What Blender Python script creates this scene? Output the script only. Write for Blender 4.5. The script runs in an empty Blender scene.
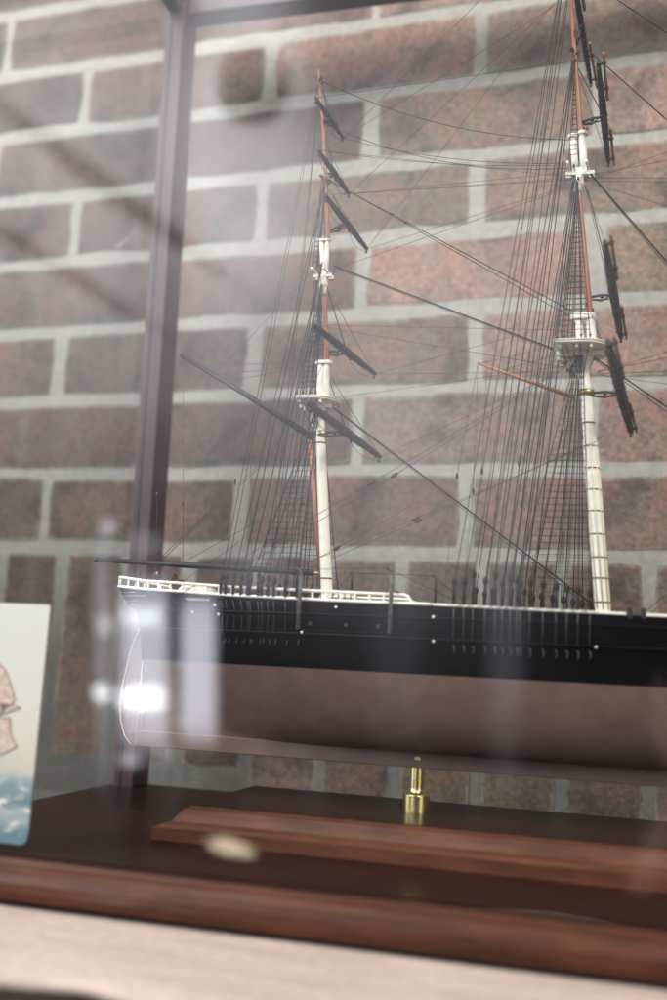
import bpy, math, random
from mathutils import Vector, Matrix
random.seed(7)
R = random.random
def U(a, b): return a + (b - a) * random.random()
sc = bpy.context.scene
COL = sc.collection

# ------------------------------------------------------------------ camera
YAW, PITCH, ROLL, FPX = .31432, .16185, .05334, 1018.5
cy_, sy_, cp_, sp_ = math.cos(YAW), math.sin(YAW), math.cos(PITCH), math.sin(PITCH)
FWD = Vector((-sy_ * cp_, cy_ * cp_, sp_))
r0 = Vector((cy_, sy_, 0)); u0 = r0.cross(FWD)
RGT = math.cos(ROLL) * r0 + math.sin(ROLL) * u0
UPV = -math.sin(ROLL) * r0 + math.cos(ROLL) * u0
cam = bpy.data.cameras.new('camera'); co = bpy.data.objects.new('camera', cam); COL.objects.link(co)
m = Matrix((RGT, UPV, -FWD)).transposed().to_4x4()
co.matrix_world = m
cam.sensor_fit = 'VERTICAL'; cam.sensor_height = 36; cam.sensor_width = 24
cam.lens = FPX * 36 / 1000
cam.clip_start = .02; cam.clip_end = 60
cam.dof.use_dof = True; cam.dof.focus_distance = .636; cam.dof.aperture_fstop = 3.5
sc.camera = co

# frame shared by the case and the ship (turned a little against the wall)
K = .047
EX = Vector((math.cos(K), math.sin(K), 0)); EY = Vector((-math.sin(K), math.cos(K), 0))
A = Vector((-.386, .735, 0))              # rear left corner of the case
O = A + .2 * EX - .155 * EY               # origin of the ship, on the waterline
def ray(x, y): return FWD + (x - 333.5) / FPX * RGT - (y - 500) / FPX * UPV
def L(x, y, t=0.):
    "photo point -> ship coordinates (along, athwart, up) on the plane athwart = t"
    d = ray(x, y); P = d * ((O.dot(EY) + t) / d.dot(EY)) - O
    return (P.dot(EX), t, P.z)

# ------------------------------------------------------------------ helpers
class MB:
    def __init__(s): s.v = []; s.f = []; s.m = []; s.mi = 0; s.sm = []
    def face(s, ids, smooth=True): s.f.append(ids); s.m.append(s.mi); s.sm.append(smooth)
    def box(s, c, d, rot=None):
        b = len(s.v)
        for z in (-1, 1):
            for y in (-1, 1):
                for x in (-1, 1):
                    p = Vector((x * d[0] / 2, y * d[1] / 2, z * d[2] / 2))
                    if rot: p = rot @ p
                    s.v.append(tuple(p + Vector(c)))
        for q in ((0, 2, 3, 1), (4, 5, 7, 6), (0, 1, 5, 4), (2, 6, 7, 3), (0, 4, 6, 2), (1, 3, 7, 5)):
            s.face([b + i for i in q], False)
        return s
    def bbox(s, x0, x1, y0, y1, z0, z1):
        return s.box(((x0 + x1) / 2, (y0 + y1) / 2, (z0 + z1) / 2), (x1 - x0, y1 - y0, z1 - z0))
    def tube(s, pts, rad, n=6, cap=True):
        pts = [Vector(p) for p in pts]
        k = len(pts)
        if not hasattr(rad, '__len__'): rad = [rad] * k
        b = len(s.v); prev = None
        for i, p in enumerate(pts):
            t = (pts[min(i + 1, k - 1)] - pts[max(i - 1, 0)]).normalized()
            if prev is None:
                a = Vector((0, 1, 0)) if abs(t.y) < .9 else Vector((1, 0, 0))
                e1 = t.cross(a).normalized()
            else:
                e1 = (prev - t * prev.dot(t)).normalized()
            prev = e1; e2 = t.cross(e1)
            for j in range(n):
                an = 2 * math.pi * (j + .5) / n
                s.v.append(tuple(p + rad[i] * (math.cos(an) * e1 + math.sin(an) * e2)))
        for i in range(k - 1):
            for j in range(n):
                a0 = b + i * n + j; a1 = b + i * n + (j + 1) % n
                s.face([a0, a1, a1 + n, a0 + n])
        if cap:
            s.face([b + j for j in range(n)][::-1], False); s.face([b + (k - 1) * n + j for j in range(n)], False)
        return s
    def lathe(s, prof, c=(0, 0, 0), n=24):
        b = len(s.v); k = len(prof)
        for r, z in prof:
            for j in range(n):
                an = 2 * math.pi * j / n
                s.v.append((c[0] + r * math.cos(an), c[1] + r * math.sin(an), c[2] + z))
        for i in range(k - 1):
            for j in range(n):
                a0 = b + i * n + j; a1 = b + i * n + (j + 1) % n
                s.face([a0, a1, a1 + n, a0 + n])
        s.face([b + j for j in range(n)][::-1], False); s.face([b + (k - 1) * n + j for j in range(n)], False)
        return s
    def blob(s, c, d, ax=None, n=6):
        "small rounded lump (block, deadeye), axis-aligned ellipsoid"
        b = len(s.v); rings = 5
        for i in range(rings):
            ph = math.pi * (i + .5) / rings
            for j in range(n):
                an = 2 * math.pi * j / n
                p = Vector((d[0] * math.sin(ph) * math.cos(an), d[1] * math.sin(ph) * math.sin(an), d[2] * math.cos(ph)))
                if ax: p = ax @ p
                s.v.append(tuple(p + Vector(c)))
        for i in range(rings - 1):
            for j in range(n):
                a0 = b + i * n + j; a1 = b + i * n + (j + 1) % n
                s.face([a0, a0 + n, a1 + n, a1])
        s.face([b + j for j in range(n)], True); s.face([b + (rings - 1) * n + j for j in range(n)][::-1], True)
        return s
    def prism(s, poly, y0, y1):
        "polygon in (x, z) extruded along y"
        b = len(s.v); n = len(poly)
        for y in (y0, y1):
            for x, z in poly: s.v.append((x, y, z))
        for j in range(n):
            s.face([b + j, b + (j + 1) % n, b + n + (j + 1) % n, b + n + j], False)
        s.face([b + j for j in range(n)][::-1], False); s.face([b + n + j for j in range(n)], False)
        return s
    def slab(s, poly, z0, z1):
        b = len(s.v); n = len(poly)
        for z in (z0, z1):
            for x, y in poly: s.v.append((x, y, z))
        for j in range(n):
            s.face([b + j, b + (j + 1) % n, b + n + (j + 1) % n, b + n + j], False)
        s.face([b + j for j in range(n)][::-1], False); s.face([b + n + j for j in range(n)], False)
        return s
    def grid(s, rows, smooth=True, close=False):
        b = len(s.v); n = len(rows[0])
        for r in rows: s.v.extend(tuple(p) for p in r)
        for i in range(len(rows) - 1):
            for j in range(n - 1 + (1 if close else 0)):
                j1 = (j + 1) % n
                s.face([b + i * n + j, b + i * n + j1, b + (i + 1) * n + j1, b + (i + 1) * n + j], smooth)
        return s
    def build(s, name, mat, parent=None, bevel=0, segs=2, loc=None):
        me = bpy.data.meshes.new(name); me.from_pydata(s.v, [], s.f)
        mats = mat if isinstance(mat, (list, tuple)) else [mat]
        for q in mats: me.materials.append(q)
        for p, mi, sm in zip(me.polygons, s.m, s.sm):
            p.material_index = mi; p.use_smooth = sm
        me.validate(); me.update()
        o = bpy.data.objects.new(name, me); COL.objects.link(o)
        if parent: o.parent = parent
        if bevel:
            b = o.modifiers.new('bevel', 'BEVEL'); b.width = bevel; b.segments = segs; b.limit_method = 'ANGLE'; b.angle_limit = .6
        return o
def empty(name, loc, rz=0):
    o = bpy.data.objects.new(name, None); COL.objects.link(o); o.location = loc; o.rotation_euler = (0, 0, rz); o.empty_display_size = .02
    return o
def tag(o, label=None, cat=None, group=None, kind=None):
    if label: o['label'] = label
    if cat: o['category'] = cat
    if group: o['group'] = group
    if kind: o['kind'] = kind
    return o

# ------------------------------------------------------------------ materials
def mat(name):
    m = bpy.data.materials.new(name); m.use_nodes = True
    nt = m.node_tree; b = nt.nodes['Principled BSDF']
    return m, nt, b
def N(nt, typ, **kw):
    n = nt.nodes.new(typ)
    for k, v in kw.items():
        if k in n.inputs: n.inputs[k].default_value = v
        else: setattr(n, k, v)
    return n
def plain(name, c, rough=.5, c2=None, scale=400, bump=0, metal=0, coat=0, stretch=None, spec=.5, detail=5):
    m, nt, b = mat(name)
    tc = N(nt, 'ShaderNodeTexCoord'); src = tc.outputs['Object']
    if stretch:
        mp = N(nt, 'ShaderNodeMapping'); mp.inputs['Scale'].default_value = stretch
        nt.links.new(src, mp.inputs[0]); src = mp.outputs[0]
    nz = N(nt, 'ShaderNodeTexNoise', Scale=scale, Detail=detail, Roughness=.6); nt.links.new(src, nz.inputs['Vector'])
    rp = N(nt, 'ShaderNodeValToRGB')
    c2 = c2 or tuple(x * .7 for x in c)
    rp.color_ramp.elements[0].position = .35; rp.color_ramp.elements[1].position = .65
    rp.color_ramp.elements[0].color = (*c2, 1); rp.color_ramp.elements[1].color = (*c, 1)
    nt.links.new(nz.outputs['Fac'], rp.inputs[0]); nt.links.new(rp.outputs[0], b.inputs['Base Color'])
    b.inputs['Roughness'].default_value = rough; b.inputs['Metallic'].default_value = metal
    b.inputs['Coat Weight'].default_value = coat; b.inputs['Coat Roughness'].default_value = .08
    b.inputs['Specular IOR Level'].default_value = spec
    if bump:
        bp = N(nt, 'ShaderNodeBump', Strength=bump, Distance=.001)
        nt.links.new(nz.outputs['Fac'], bp.inputs['Height']); nt.links.new(bp.outputs[0], b.inputs['Normal'])
    return m
M = {}
M['chain'] = plain('tarred chain plate', (.075, .075, .08), .45, (.03, .03, .032), 500)
M['white'] = plain('white paint', (.92, .90, .84), .4, (.85, .82, .74), 150)
M['cream'] = plain('cream paint', (.76, .73, .62), .45, (.62, .58, .47), 150)
M['spar'] = plain('varnished brown spar', (.40, .165, .075), .4, (.27, .105, .048), 60, stretch=(6, 6, 1))
M['black_spar'] = plain('black spar', (.018, .018, .020), .5, (.006, .006, .007), 700, bump=.4)
M['rope'] = plain('black rope', (.012, .011, .011), .8, (.005, .005, .005), 1500)
M['brown_rope'] = plain('tan running rope', (.10, .060, .042), .85, (.05, .03, .022), 1500)
M['block'] = plain('brown block wood', (.085, .034, .022), .6, (.04, .018, .012), 900)
M['iron'] = plain('blackened iron', (.03, .03, .032), .42, (.016, .016, .017), 500)
M['grey_iron'] = plain('grey worn iron', (.22, .22, .225), .45, (.06, .06, .062), 500)
M['band'] = plain('copper mast band', (.20, .075, .03), .45, (.10, .04, .02), 500)
M['brass'] = plain('brass', (.95, .82, .42), .27, (.88, .74, .34), 60, metal=1)
M['old_brass'] = plain('dull brass fitting', (.60, .46, .20), .35, (.4, .28, .12), 300, metal=1)
M['deck'] = plain('deck planks', (.32, .20, .11), .6, (.2, .12, .06), 60, stretch=(1, 12, 1))
M['red'] = plain('red paint', (.20, .018, .016), .5, (.12, .012, .01), 200)
M['hull'] = plain('black hull paint', (.0035, .0035, .0045), .28, (.002, .002, .0025), 90, bump=.03, spec=.14)
M['copper'] = plain('copper bottom paint', (.185, .122, .103), .42, (.150, .098, .082), 70, bump=.04)
M['mahogany'] = plain('mahogany', (.078, .027, .013), .40, (.034, .012, .007), 26, stretch=(1, 5, 5), coat=.05, bump=.05, spec=.18)
M['mahogany_up'] = plain('mahogany upright', (.070, .028, .029), .42, (.048, .019, .020), 26, stretch=(6, 6, 1), coat=.1)
M['dark_floor'] = plain('dark polished mahogany floor', (.028, .010, .0065), .34, (.013, .005, .0035), 20, stretch=(1, 5, 5), coat=.03, spec=.12)
M['plinth'] = plain('plinth mahogany', (.125, .046, .025), .45, (.070, .025, .014), 30, stretch=(1, 5, 5), coat=.05, spec=.22, bump=.04)
M['trim'] = plain('pale edge trim', (.85, .84, .80), .35, (.75, .73, .68), 200)
M['carpet'] = plain('dark floor covering', (.035, .035, .024), .9, (.015, .016, .012), 60)

def mantel_mat():
    m, nt, b = mat('pink weathered mantel')
    tc = N(nt, 'ShaderNodeTexCoord'); mp = N(nt, 'ShaderNodeMapping'); mp.inputs['Scale'].default_value = (1, 7, 7)
    nt.links.new(tc.outputs['Object'], mp.inputs[0])
    n1 = N(nt, 'ShaderNodeTexNoise', Scale=14, Detail=6, Roughness=.6); nt.links.new(mp.outputs[0], n1.inputs['Vector'])
    n2 = N(nt, 'ShaderNodeTexNoise', Scale=170, Detail=6, Roughness=.7); nt.links.new(tc.outputs['Object'], n2.inputs['Vector'])
    rp = N(nt, 'ShaderNodeValToRGB'); e = rp.color_ramp.elements
    e[0].position = .3; e[0].color = (.36, .285, .25, 1); e[1].position = .7; e[1].color = (.50, .415, .375, 1)
    nt.links.new(n1.outputs['Fac'], rp.inputs[0])
    mx = N(nt, 'ShaderNodeMix', data_type='RGBA', blend_type='MULTIPLY'); mx.inputs[0].default_value = .35
    rp2 = N(nt, 'ShaderNodeValToRGB'); rp2.color_ramp.elements[0].position = .35; rp2.color_ramp.elements[1].position = .6
    rp2.color_ramp.elements[0].color = (.55, .5, .48, 1)
    nt.links.new(n2.outputs['Fac'], rp2.inputs[0]); nt.links.new(rp.outputs[0], mx.inputs[6]); nt.links.new(rp2.outputs[0], mx.inputs[7])
    # grey mortar tone towards the wall, with the shade there painted in
    sp = N(nt, 'ShaderNodeSeparateXYZ'); nt.links.new(tc.outputs['Object'], sp.inputs[0])
    mr = N(nt, 'ShaderNodeMapRange'); mr.inputs['From Min'].default_value = .46; mr.inputs['From Max'].default_value = .60; nt.links.new(sp.outputs['Y'], mr.inputs[0])
    mg = N(nt, 'ShaderNodeMix', data_type='RGBA'); nt.links.new(mr.outputs[0], mg.inputs[0]); nt.links.new(mx.outputs[2], mg.inputs[6]); mg.inputs[7].default_value = (.10, .10, .093, 1); mx = mg
    nt.links.new(mx.outputs[2], b.inputs['Base Color']); b.inputs['Roughness'].default_value = .85
    bp = N(nt, 'ShaderNodeBump', Strength=.6, Distance=.003); nt.links.new(n2.outputs['Fac'], bp.inputs['Height']); nt.links.new(bp.outputs[0], b.inputs['Normal'])
    return m
def brick_mat():
    m, nt, b = mat('brick')
    tc = N(nt, 'ShaderNodeTexCoord'); at = N(nt, 'ShaderNodeVertexColor', layer_name='tint')
    n1 = N(nt, 'ShaderNodeTexNoise', Scale=16, Detail=6, Roughness=.65, Distortion=.4); nt.links.new(tc.outputs['Object'], n1.inputs['Vector'])
    n2 = N(nt, 'ShaderNodeTexNoise', Scale=260, Detail=5, Roughness=.75); nt.links.new(tc.outputs['Object'], n2.inputs['Vector'])
    n3 = N(nt, 'ShaderNodeTexNoise', Scale=900, Detail=2, Roughness=.5); nt.links.new(tc.outputs['Object'], n3.inputs['Vector'])
    rp = N(nt, 'ShaderNodeValToRGB'); e = rp.color_ramp.elements
    e[0].position = .30; e[0].color = (.30, .29, .30, 1); e[1].position = .48; e[1].color = (1, 1, 1, 1)
    x = e.new(.75); x.color = (1.4, 1.25, 1.12, 1)
    nt.links.new(n1.outputs['Fac'], rp.inputs[0])
    rp2 = N(nt, 'ShaderNodeValToRGB'); e = rp2.color_ramp.elements
    e[0].position = .34; e[0].color = (.45, .42, .42, 1); e[1].position = .55; e[1].color = (1, 1, 1, 1); x = e.new(.72); x.color = (1.5, 1.45, 1.38, 1)
    nt.links.new(n2.outputs['Fac'], rp2.inputs[0])
    m1 = N(nt, 'ShaderNodeMix', data_type='RGBA', blend_type='MULTIPLY'); m1.inputs[0].default_value = 1
    m2 = N(nt, 'ShaderNodeMix', data_type='RGBA', blend_type='MULTIPLY'); m2.inputs[0].default_value = .8
    n4 = N(nt, 'ShaderNodeTexNoise', Scale=34, Detail=4, Roughness=.6, Distortion=.8); nt.links.new(tc.outputs['Object'], n4.inputs['Vector'])
    rp4 = N(nt, 'ShaderNodeValToRGB'); e = rp4.color_ramp.elements
    e[0].position = .32; e[0].color = (.88, .99, .90, 1); e[1].position = .5; e[1].color = (1, 1, 1, 1); x = e.new(.62); x.color = (1.12, .94, .88, 1); x = e.new(.76); x.color = (.9, .88, 1.0, 1)
    nt.links.new(n4.outputs['Fac'], rp4.inputs[0])
    m0 = N(nt, 'ShaderNodeMix', data_type='RGBA', blend_type='MULTIPLY'); m0.inputs[0].default_value = 1
    nt.links.new(at.outputs[0], m0.inputs[6]); nt.links.new(rp4.outputs[0], m0.inputs[7]); nt.links.new(m0.outputs[2], m1.inputs[6]); nt.links.new(rp.outputs[0], m1.inputs[7])
    nt.links.new(m1.outputs[2], m2.inputs[6]); nt.links.new(rp2.outputs[0], m2.inputs[7])
    # pale flecks
    rp3 = N(nt, 'ShaderNodeValToRGB'); rp3.color_ramp.elements[0].position = .70; rp3.color_ramp.elements[1].position = .76
    nt.links.new(n3.outputs['Fac'], rp3.inputs[0])
    m3 = N(nt, 'ShaderNodeMix', data_type='RGBA'); nt.links.new(rp3.outputs[0], m3.inputs[0]); nt.links.new(m2.outputs[2], m3.inputs[6]); m3.inputs[7].default_value = (.42, .34, .28, 1)
    nt.links.new(m3.outputs[2], b.inputs['Base Color']); b.inputs['Roughness'].default_value = .88
    bp = N(nt, 'ShaderNodeBump', Strength=.9, Distance=.0012); nt.links.new(n2.outputs['Fac'], bp.inputs['Height']); nt.links.new(bp.outputs[0], b.inputs['Normal'])
    return m
M['brick'] = brick_mat()
M['mortar'] = plain('grey mortar', (.365, .358, .33), .95, (.29, .283, .26), 120, bump=.9, detail=8)
M['mantel'] = mantel_mat()
def tinted(m):
    nt = m.node_tree; b = nt.nodes['Principled BSDF']; src = b.inputs['Base Color'].links[0].from_socket
    at = N(nt, 'ShaderNodeVertexColor', layer_name='tint'); mx = N(nt, 'ShaderNodeMix', data_type='RGBA', blend_type='MULTIPLY'); mx.inputs[0].default_value = 1
    nt.links.new(src, mx.inputs[6]); nt.links.new(at.outputs[0], mx.inputs[7]); nt.links.new(mx.outputs[2], b.inputs['Base Color'])
tinted(M['mortar'])

def glass_mat(ior):
    m = bpy.data.materials.new('window glass'); m.use_nodes = True; nt = m.node_tree; nt.nodes.clear()
    out = N(nt, 'ShaderNodeOutputMaterial'); mix = N(nt, 'ShaderNodeMixShader'); tr = N(nt, 'ShaderNodeBsdfTransparent'); gl = N(nt, 'ShaderNodeBsdfGlossy')
    gl.inputs['Roughness'].default_value = 0; tr.inputs[0].default_value = (.985, .995, .99, 1)
    # two-sided pane of glass: the front and back surface reflections together
    fr = N(nt, 'ShaderNodeFresnel', IOR=ior)
    geo = N(nt, 'ShaderNodeNewGeometry'); 
    lw = N(nt, 'ShaderNodeLayerWeight'); lw.inputs[0].default_value = .5
    pw = N(nt, 'ShaderNodeMath', operation='POWER'); pw.inputs[1].default_value = 4.0
    ma = N(nt, 'ShaderNodeMath', operation='MULTIPLY_ADD'); ma.inputs[1].default_value = .9; ma.inputs[2].default_value = .08
    nt.links.new(lw.outputs['Facing'], pw.inputs[0]); nt.links.new(pw.outputs[0], ma.inputs[0]); nt.links.new(ma.outputs[0], mix.inputs[0])
    nt.nodes.remove(fr); nt.nodes.remove(geo)
    nt.links.new(tr.outputs[0], mix.inputs[1]); nt.links.new(gl.outputs[0], mix.inputs[2]); nt.links.new(mix.outputs[0], out.inputs[0])
    return m
M['glass'] = glass_mat(1.8)

# ------------------------------------------------------------------ setting
g = MB(); g.v = [(-6, -6, -1.3), (6, -6, -1.3), (6, 6, -1.3), (-6, 6, -1.3)]; g.face([0, 1, 2, 3], False)
tag(g.build('floor', M['carpet']), kind='structure')

WY = .7922; ZM = -.1175
# brick wall: running bond above a soldier course, every brick a slightly uneven slab of its own in one mesh
wall = tag(empty('brick_wall', (0, WY, ZM)), 'brown red brick wall with wide grey mortar joints behind the glass case', 'wall')
mo = MB()
nx, nz = 60, 44
rows = []
for j in range(nz + 1):
    rows.append([(-1.6 + 2.8 * i / nx, -.0010 + U(-.0005, .0005), 1.45 * j / nz) for i in range(nx + 1)])
mo.grid(rows)
mo.bbox(-1.6, 1.2, .012, .09, 0, 1.45)
mob = mo.build('mortar', M['mortar'], wall)
# shade low down and towards the left painted into the joint colour
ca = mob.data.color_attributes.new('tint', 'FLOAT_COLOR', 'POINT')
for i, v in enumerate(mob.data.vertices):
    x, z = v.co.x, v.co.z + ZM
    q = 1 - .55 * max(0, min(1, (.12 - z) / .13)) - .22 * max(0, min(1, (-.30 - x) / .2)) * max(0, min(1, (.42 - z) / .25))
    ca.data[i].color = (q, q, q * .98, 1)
bk = MB(); tints = []
def brick(x0, x1, z0, z1):
    j = .0020
    nh, nv = max(3, int((x1 - x0) / .022)), max(3, int((z1 - z0) / .022))
    w1, w2 = U(0, 6), U(0, 6)
    pts = []
    for i in range(nh): pts.append((x0 + (x1 - x0) * i / nh, z0))
    for i in range(nv): pts.append((x1, z0 + (z1 - z0) * i / nv))
    for i in range(nh): pts.append((x1 - (x1 - x0) * i / nh, z1))
    for i in range(nv): pts.append((x0, z1 - (z1 - z0) * i / nv))
    cx, cz = (x0 + x1) / 2, (z0 + z1) / 2
    corners = {0, nh, nh + nv, 2 * nh + nv}
    out = []
    for i, (x, z) in enumerate(pts):
        k = U(.0006, .0016) if i in corners else 0
        x += (k if x < cx else -k) if i in corners else U(-j, j) * .55
        z += ((k if z < cz else -k) * .8) if i in corners else U(-j, j) * .55
        out.append((x, z))
    yo = U(-.0004, .0006); b = len(bk.v); n = len(out)
    for ins, y in ((-.0004, .006), (0, -.0014 + yo), (.0034, -.0020 + yo)):
        for x, z in out:
            sx = (1 if x < cx - 1e-6 else -1); sz = (1 if z < cz else -1)
            ddx = min(abs(x - cx), (x1 - x0) / 2); 
            X = x + (ins * sx if abs(abs(x - cx) - (x1 - x0) / 2) < .0075 else 0)
            Zz = z + (ins * sz if abs(abs(z - cz) - (z1 - z0) / 2) < .0075 else 0)
            bk.v.append((X, y, Zz - ZM))
    base = random.choice([(.185, .134, .114), (.195, .140, .122), (.17, .127, .105), (.155, .124, .099), (.20, .148, .118), (.145, .115, .098), (.20, .138, .120)])
    k = U(.92, 1.3); 
    # light falloff painted into the bricks: bright centre, dim low and left
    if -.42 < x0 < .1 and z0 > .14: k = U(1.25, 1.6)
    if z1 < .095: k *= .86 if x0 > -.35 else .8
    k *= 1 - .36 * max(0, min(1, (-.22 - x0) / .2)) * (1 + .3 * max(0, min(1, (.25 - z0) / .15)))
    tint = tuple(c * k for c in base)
    nf0 = len(bk.f)
    for r in range(2):
        for i in range(n):
            a0 = b + r * n + i; a1 = b + r * n + (i + 1) % n
            bk.face([a0, a1, a1 + n, a0 + n], False)
    bk.face([b + 2 * n + i for i in range(n)], False)
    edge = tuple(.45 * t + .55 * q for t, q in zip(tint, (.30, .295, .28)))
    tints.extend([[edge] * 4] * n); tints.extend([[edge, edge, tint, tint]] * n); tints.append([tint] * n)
H = .0677; BL = .1928; X0 = -.6271; Z0 = .6343; J = .0054
for r in range(-8, 8):
    zt, zb = Z0 - r * H, Z0 - (r + 1) * H
    if zb > 1.2: continue
    off = 0 if r % 2 == 0 else .5
    for k in range(-5, 10):
        x = X0 + (k + off) * BL + U(-.003, .003)
        brick(x + J, x + BL - J, zb + J, zt - J + U(-.001, .001))
zt = Z0 - 8 * H
for k in range(-24, 20):
    zb = -.112 if k > -6 else -.090
    x = -.0085 + k * .0625 + U(-.0015, .0015)
    brick(x + .0042, x + .0625 - .0042, zb + U(0, .003), zt - J)
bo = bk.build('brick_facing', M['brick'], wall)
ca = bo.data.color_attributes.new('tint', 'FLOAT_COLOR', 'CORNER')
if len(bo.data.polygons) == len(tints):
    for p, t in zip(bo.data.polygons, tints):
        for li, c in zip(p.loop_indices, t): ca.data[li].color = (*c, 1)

# mantel shelf: slab with rough front edge
def rough_edge(x): return .342 + .006 * math.sin(x * 23) + .004 * math.sin(x * 61 + 1) + U(-.0015, .0015)
ms = MB(); xs = [-1.6 + 2.8 * i / 160 for i in range(161)]
fe = [rough_edge(x) for x in xs]
prof = []
for x, y in zip(xs, fe):
    prof.append([(x, WY + .08, ZM), (x, .60, ZM), (x, .44, ZM), (x, y + .02, ZM + U(-.0004, .0002)), (x, y + .004, ZM - .002), (x, y - .001, ZM - .005 + U(-.001, .001)), (x, y + .03, ZM - .013), (x, y + .05, ZM - .04), (x, y + .055, ZM - .085), (x, WY + .08, ZM - .085)])
ms.grid(prof)
ms.face([i for i in range(10)], False); ms.face([160 * 10 + i for i in range(10)][::-1], False)
tag(ms.build('mantel_shelf', M['mantel']), 'pale pink rough mantel shelf under the mahogany case', 'shelf')

# ------------------------------------------------------------------ glass case
ZF = -.098; CW = .86; CD = .3115; ZT = .5465
case = tag(empty('display_case', (A.x, A.y, ZM), K), 'glass display case with mahogany base and corner posts around the model ship', 'display case')
dz = -ZM      # case parts in coordinates above the mantel
zf = ZF - ZM
bb = MB()
# base board: bullnose front edge, section in (v, z), run along u
sec = [(.004, 0.0022), (-CD + .002, .0022), (-CD - .0005, .0036), (-CD - .0012, .007), (-CD - .0008, .011), (-CD + .001, .0145), (-CD + .004, .0168), (-CD + .0075, .0175), (-CD + .0084, zf - .0001), (-CD + .009, zf), (-.001, zf), (.004, zf)]
rows = [[(u, v, z) for v, z in sec] for u in (-.016, .2, .4, .6, CW + .012)]
bb.grid(rows, smooth=False, close=True)
n = len(sec); bb.face(list(range(n)), False); bb.face([4 * n + i for i in range(n)][::-1], False)
bb.build('base_board', M['mahogany'], case)
MB().bbox(-.012, CW + .010, -CD + .004, .002, .0001, .0024).build('contact_shade_strip', M['rope'], case)  # dark strip added under the base to deepen its contact shade
fl = MB().bbox(-.0135, CW - .006, -CD + .0165, -.004, zf - .002, zf + .0006)
fl.build('floor_panel', M['dark_floor'], case)
rl = MB().bbox(0, CW, -CD + .0095, -CD + .0155, zf - .001, zf + .0003)
rl.build('glass_rail', M['dark_floor'], case, .001)
zt = ZT - ZM
PW, PD = .0165, .028
for (u0, u1, v0, v1) in ((0, PW, -PD, 0), (CW - PW, CW, -PD, 0), (0, PW, -CD + .008, -CD + .03), (CW - PW, CW, -CD + .008, -CD + .03)):
    p = MB()
    # post with a narrow glazing groove on its face
    if v0 < -.1: u0, u1 = (u0 - .006, u0 + .001) if u0 < .1 else (u1 - .001, u1 + .006)
    gm = u0 + .0052 if v0 > -.1 else u0 + .003
    p.bbox(u0, gm - .0008, v0, v1, zf, zt + .03); p.bbox(gm + .0008, u1, v0, v1, zf, zt + .03); p.bbox(gm - .001, gm + .001, v0 + .002, v1 - .001, zf, zt + .03)
    if u0 < .1 and v0 > -.1: p.v = [(x - .0078 - .017 * (z - zf), y, z) for x, y, z in p.v]
    po = p.build('corner_post', M['mahogany_up'], case, .0007)
    if v0 > -.1:
        p = MB().bbox(gm - .0010, gm + .0010, v0 - .0004, v0 + .003, zf + .001, zt + .029)  # black strip standing in for the shade inside the groove
        if u0 < .1: p.v = [(x - .0078 - .017 * (z - zf), y, z) for x, y, z in p.v]
        p.build('groove_shade_strip', M['iron'], po)
for (u0, u1, v0, v1) in ((-.0015, CW - PW, -.022, -.002), (PW, CW - PW, -CD + .008, -CD + .028), (-.017, -.005, -CD + .012, -PD), (CW - PW + .001, CW - .001, -CD + .03, -PD)):
    MB().bbox(u0, u1, v0, v1, zt - .0005, zt + .03).build('top_rail', M['mahogany_up'], case, .001)
def pane(name, pts):
    q = MB(); q.v = pts; q.face([0, 1, 2, 3], False); q.build(name, M['glass'], case)
vF = -CD + .0125
pane('front_pane', [(.002, vF, zf + .001), (CW - .002, vF, zf + .001), (CW - .002, vF, zt), (.002, vF, zt)])
pane('side_pane', [(-.0026, -.002, zf + .001), (-.0026, vF + .002, zf + .001), (-.0136, vF + .002, zt), (-.0136, -.002, zt)])

# ------------------------------------------------------------------ stand under the ship
st = tag(empty('ship_stand', (O.x, O.y, ZF + .0008), K), 'moulded mahogany plinth with brass pedestals carrying the ship', 'stand')
PZ = .0175
sec = [(0, 0), (0, .0065), (.003, .0068), (.0045, .008), (.008, .0096), (.0105, .0125), (.0125, .0158), (.0150, .0165), (.0152, PZ)]
x0, x1, y0 = -.086, .42, -.068
rows = []
for ins, z in sec:
    a, b2, c, d = x0 + ins, x1 - ins, y0 + ins, -y0 - ins
    rows.append([(a, c, z), (b2, c, z), (b2, d, z), (a, d, z)])
pl = MB()
b = 0
for r in rows: pl.v.extend(r)
for i in range(len(rows) - 1):
    for j in range(4): pl.face([i * 4 + j, i * 4 + (j + 1) % 4, i * 4 + 4 + (j + 1) % 4, i * 4 + 4 + j], False)
pl.face([3, 2, 1, 0], False)
pl.build('plinth', M['plinth'], st)
tp = x0 + .0154
MB().bbox(tp, x1 - .0154, y0 + .0154, -y0 - .0154, PZ - .004, PZ + .0004).build('plinth_top', M['dark_floor'], st)
for s in (.0462, .29):
    KB = -.0548 - (ZF + .0008)
    p = MB().lathe([(.0078, PZ), (.0078, PZ + .0001), (.0078, PZ + .0098), (.0078, PZ + .0099), (.0075, PZ + .0102), (.0074, PZ + .0102), (.0056, PZ + .0104), (.0048, PZ + .0110), (.0043, PZ + .0120), (.0041, PZ + .0132), (.0041, PZ + .0134), (.0041, KB - .0001), (.0041, KB)], (s, 0, 0), 32)
    p.build('pedestal', M['brass'], st)
    q = MB()
    for t in (-.0030, .0030): q.bbox(s - .0014, s + .0022, t - .0005, t + .0005, KB + .004, KB + .0065)
    q.build('keel_glint', M['brass'], st, .0004)  # small plates standing in for the pedestal's glint on the hull

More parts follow.
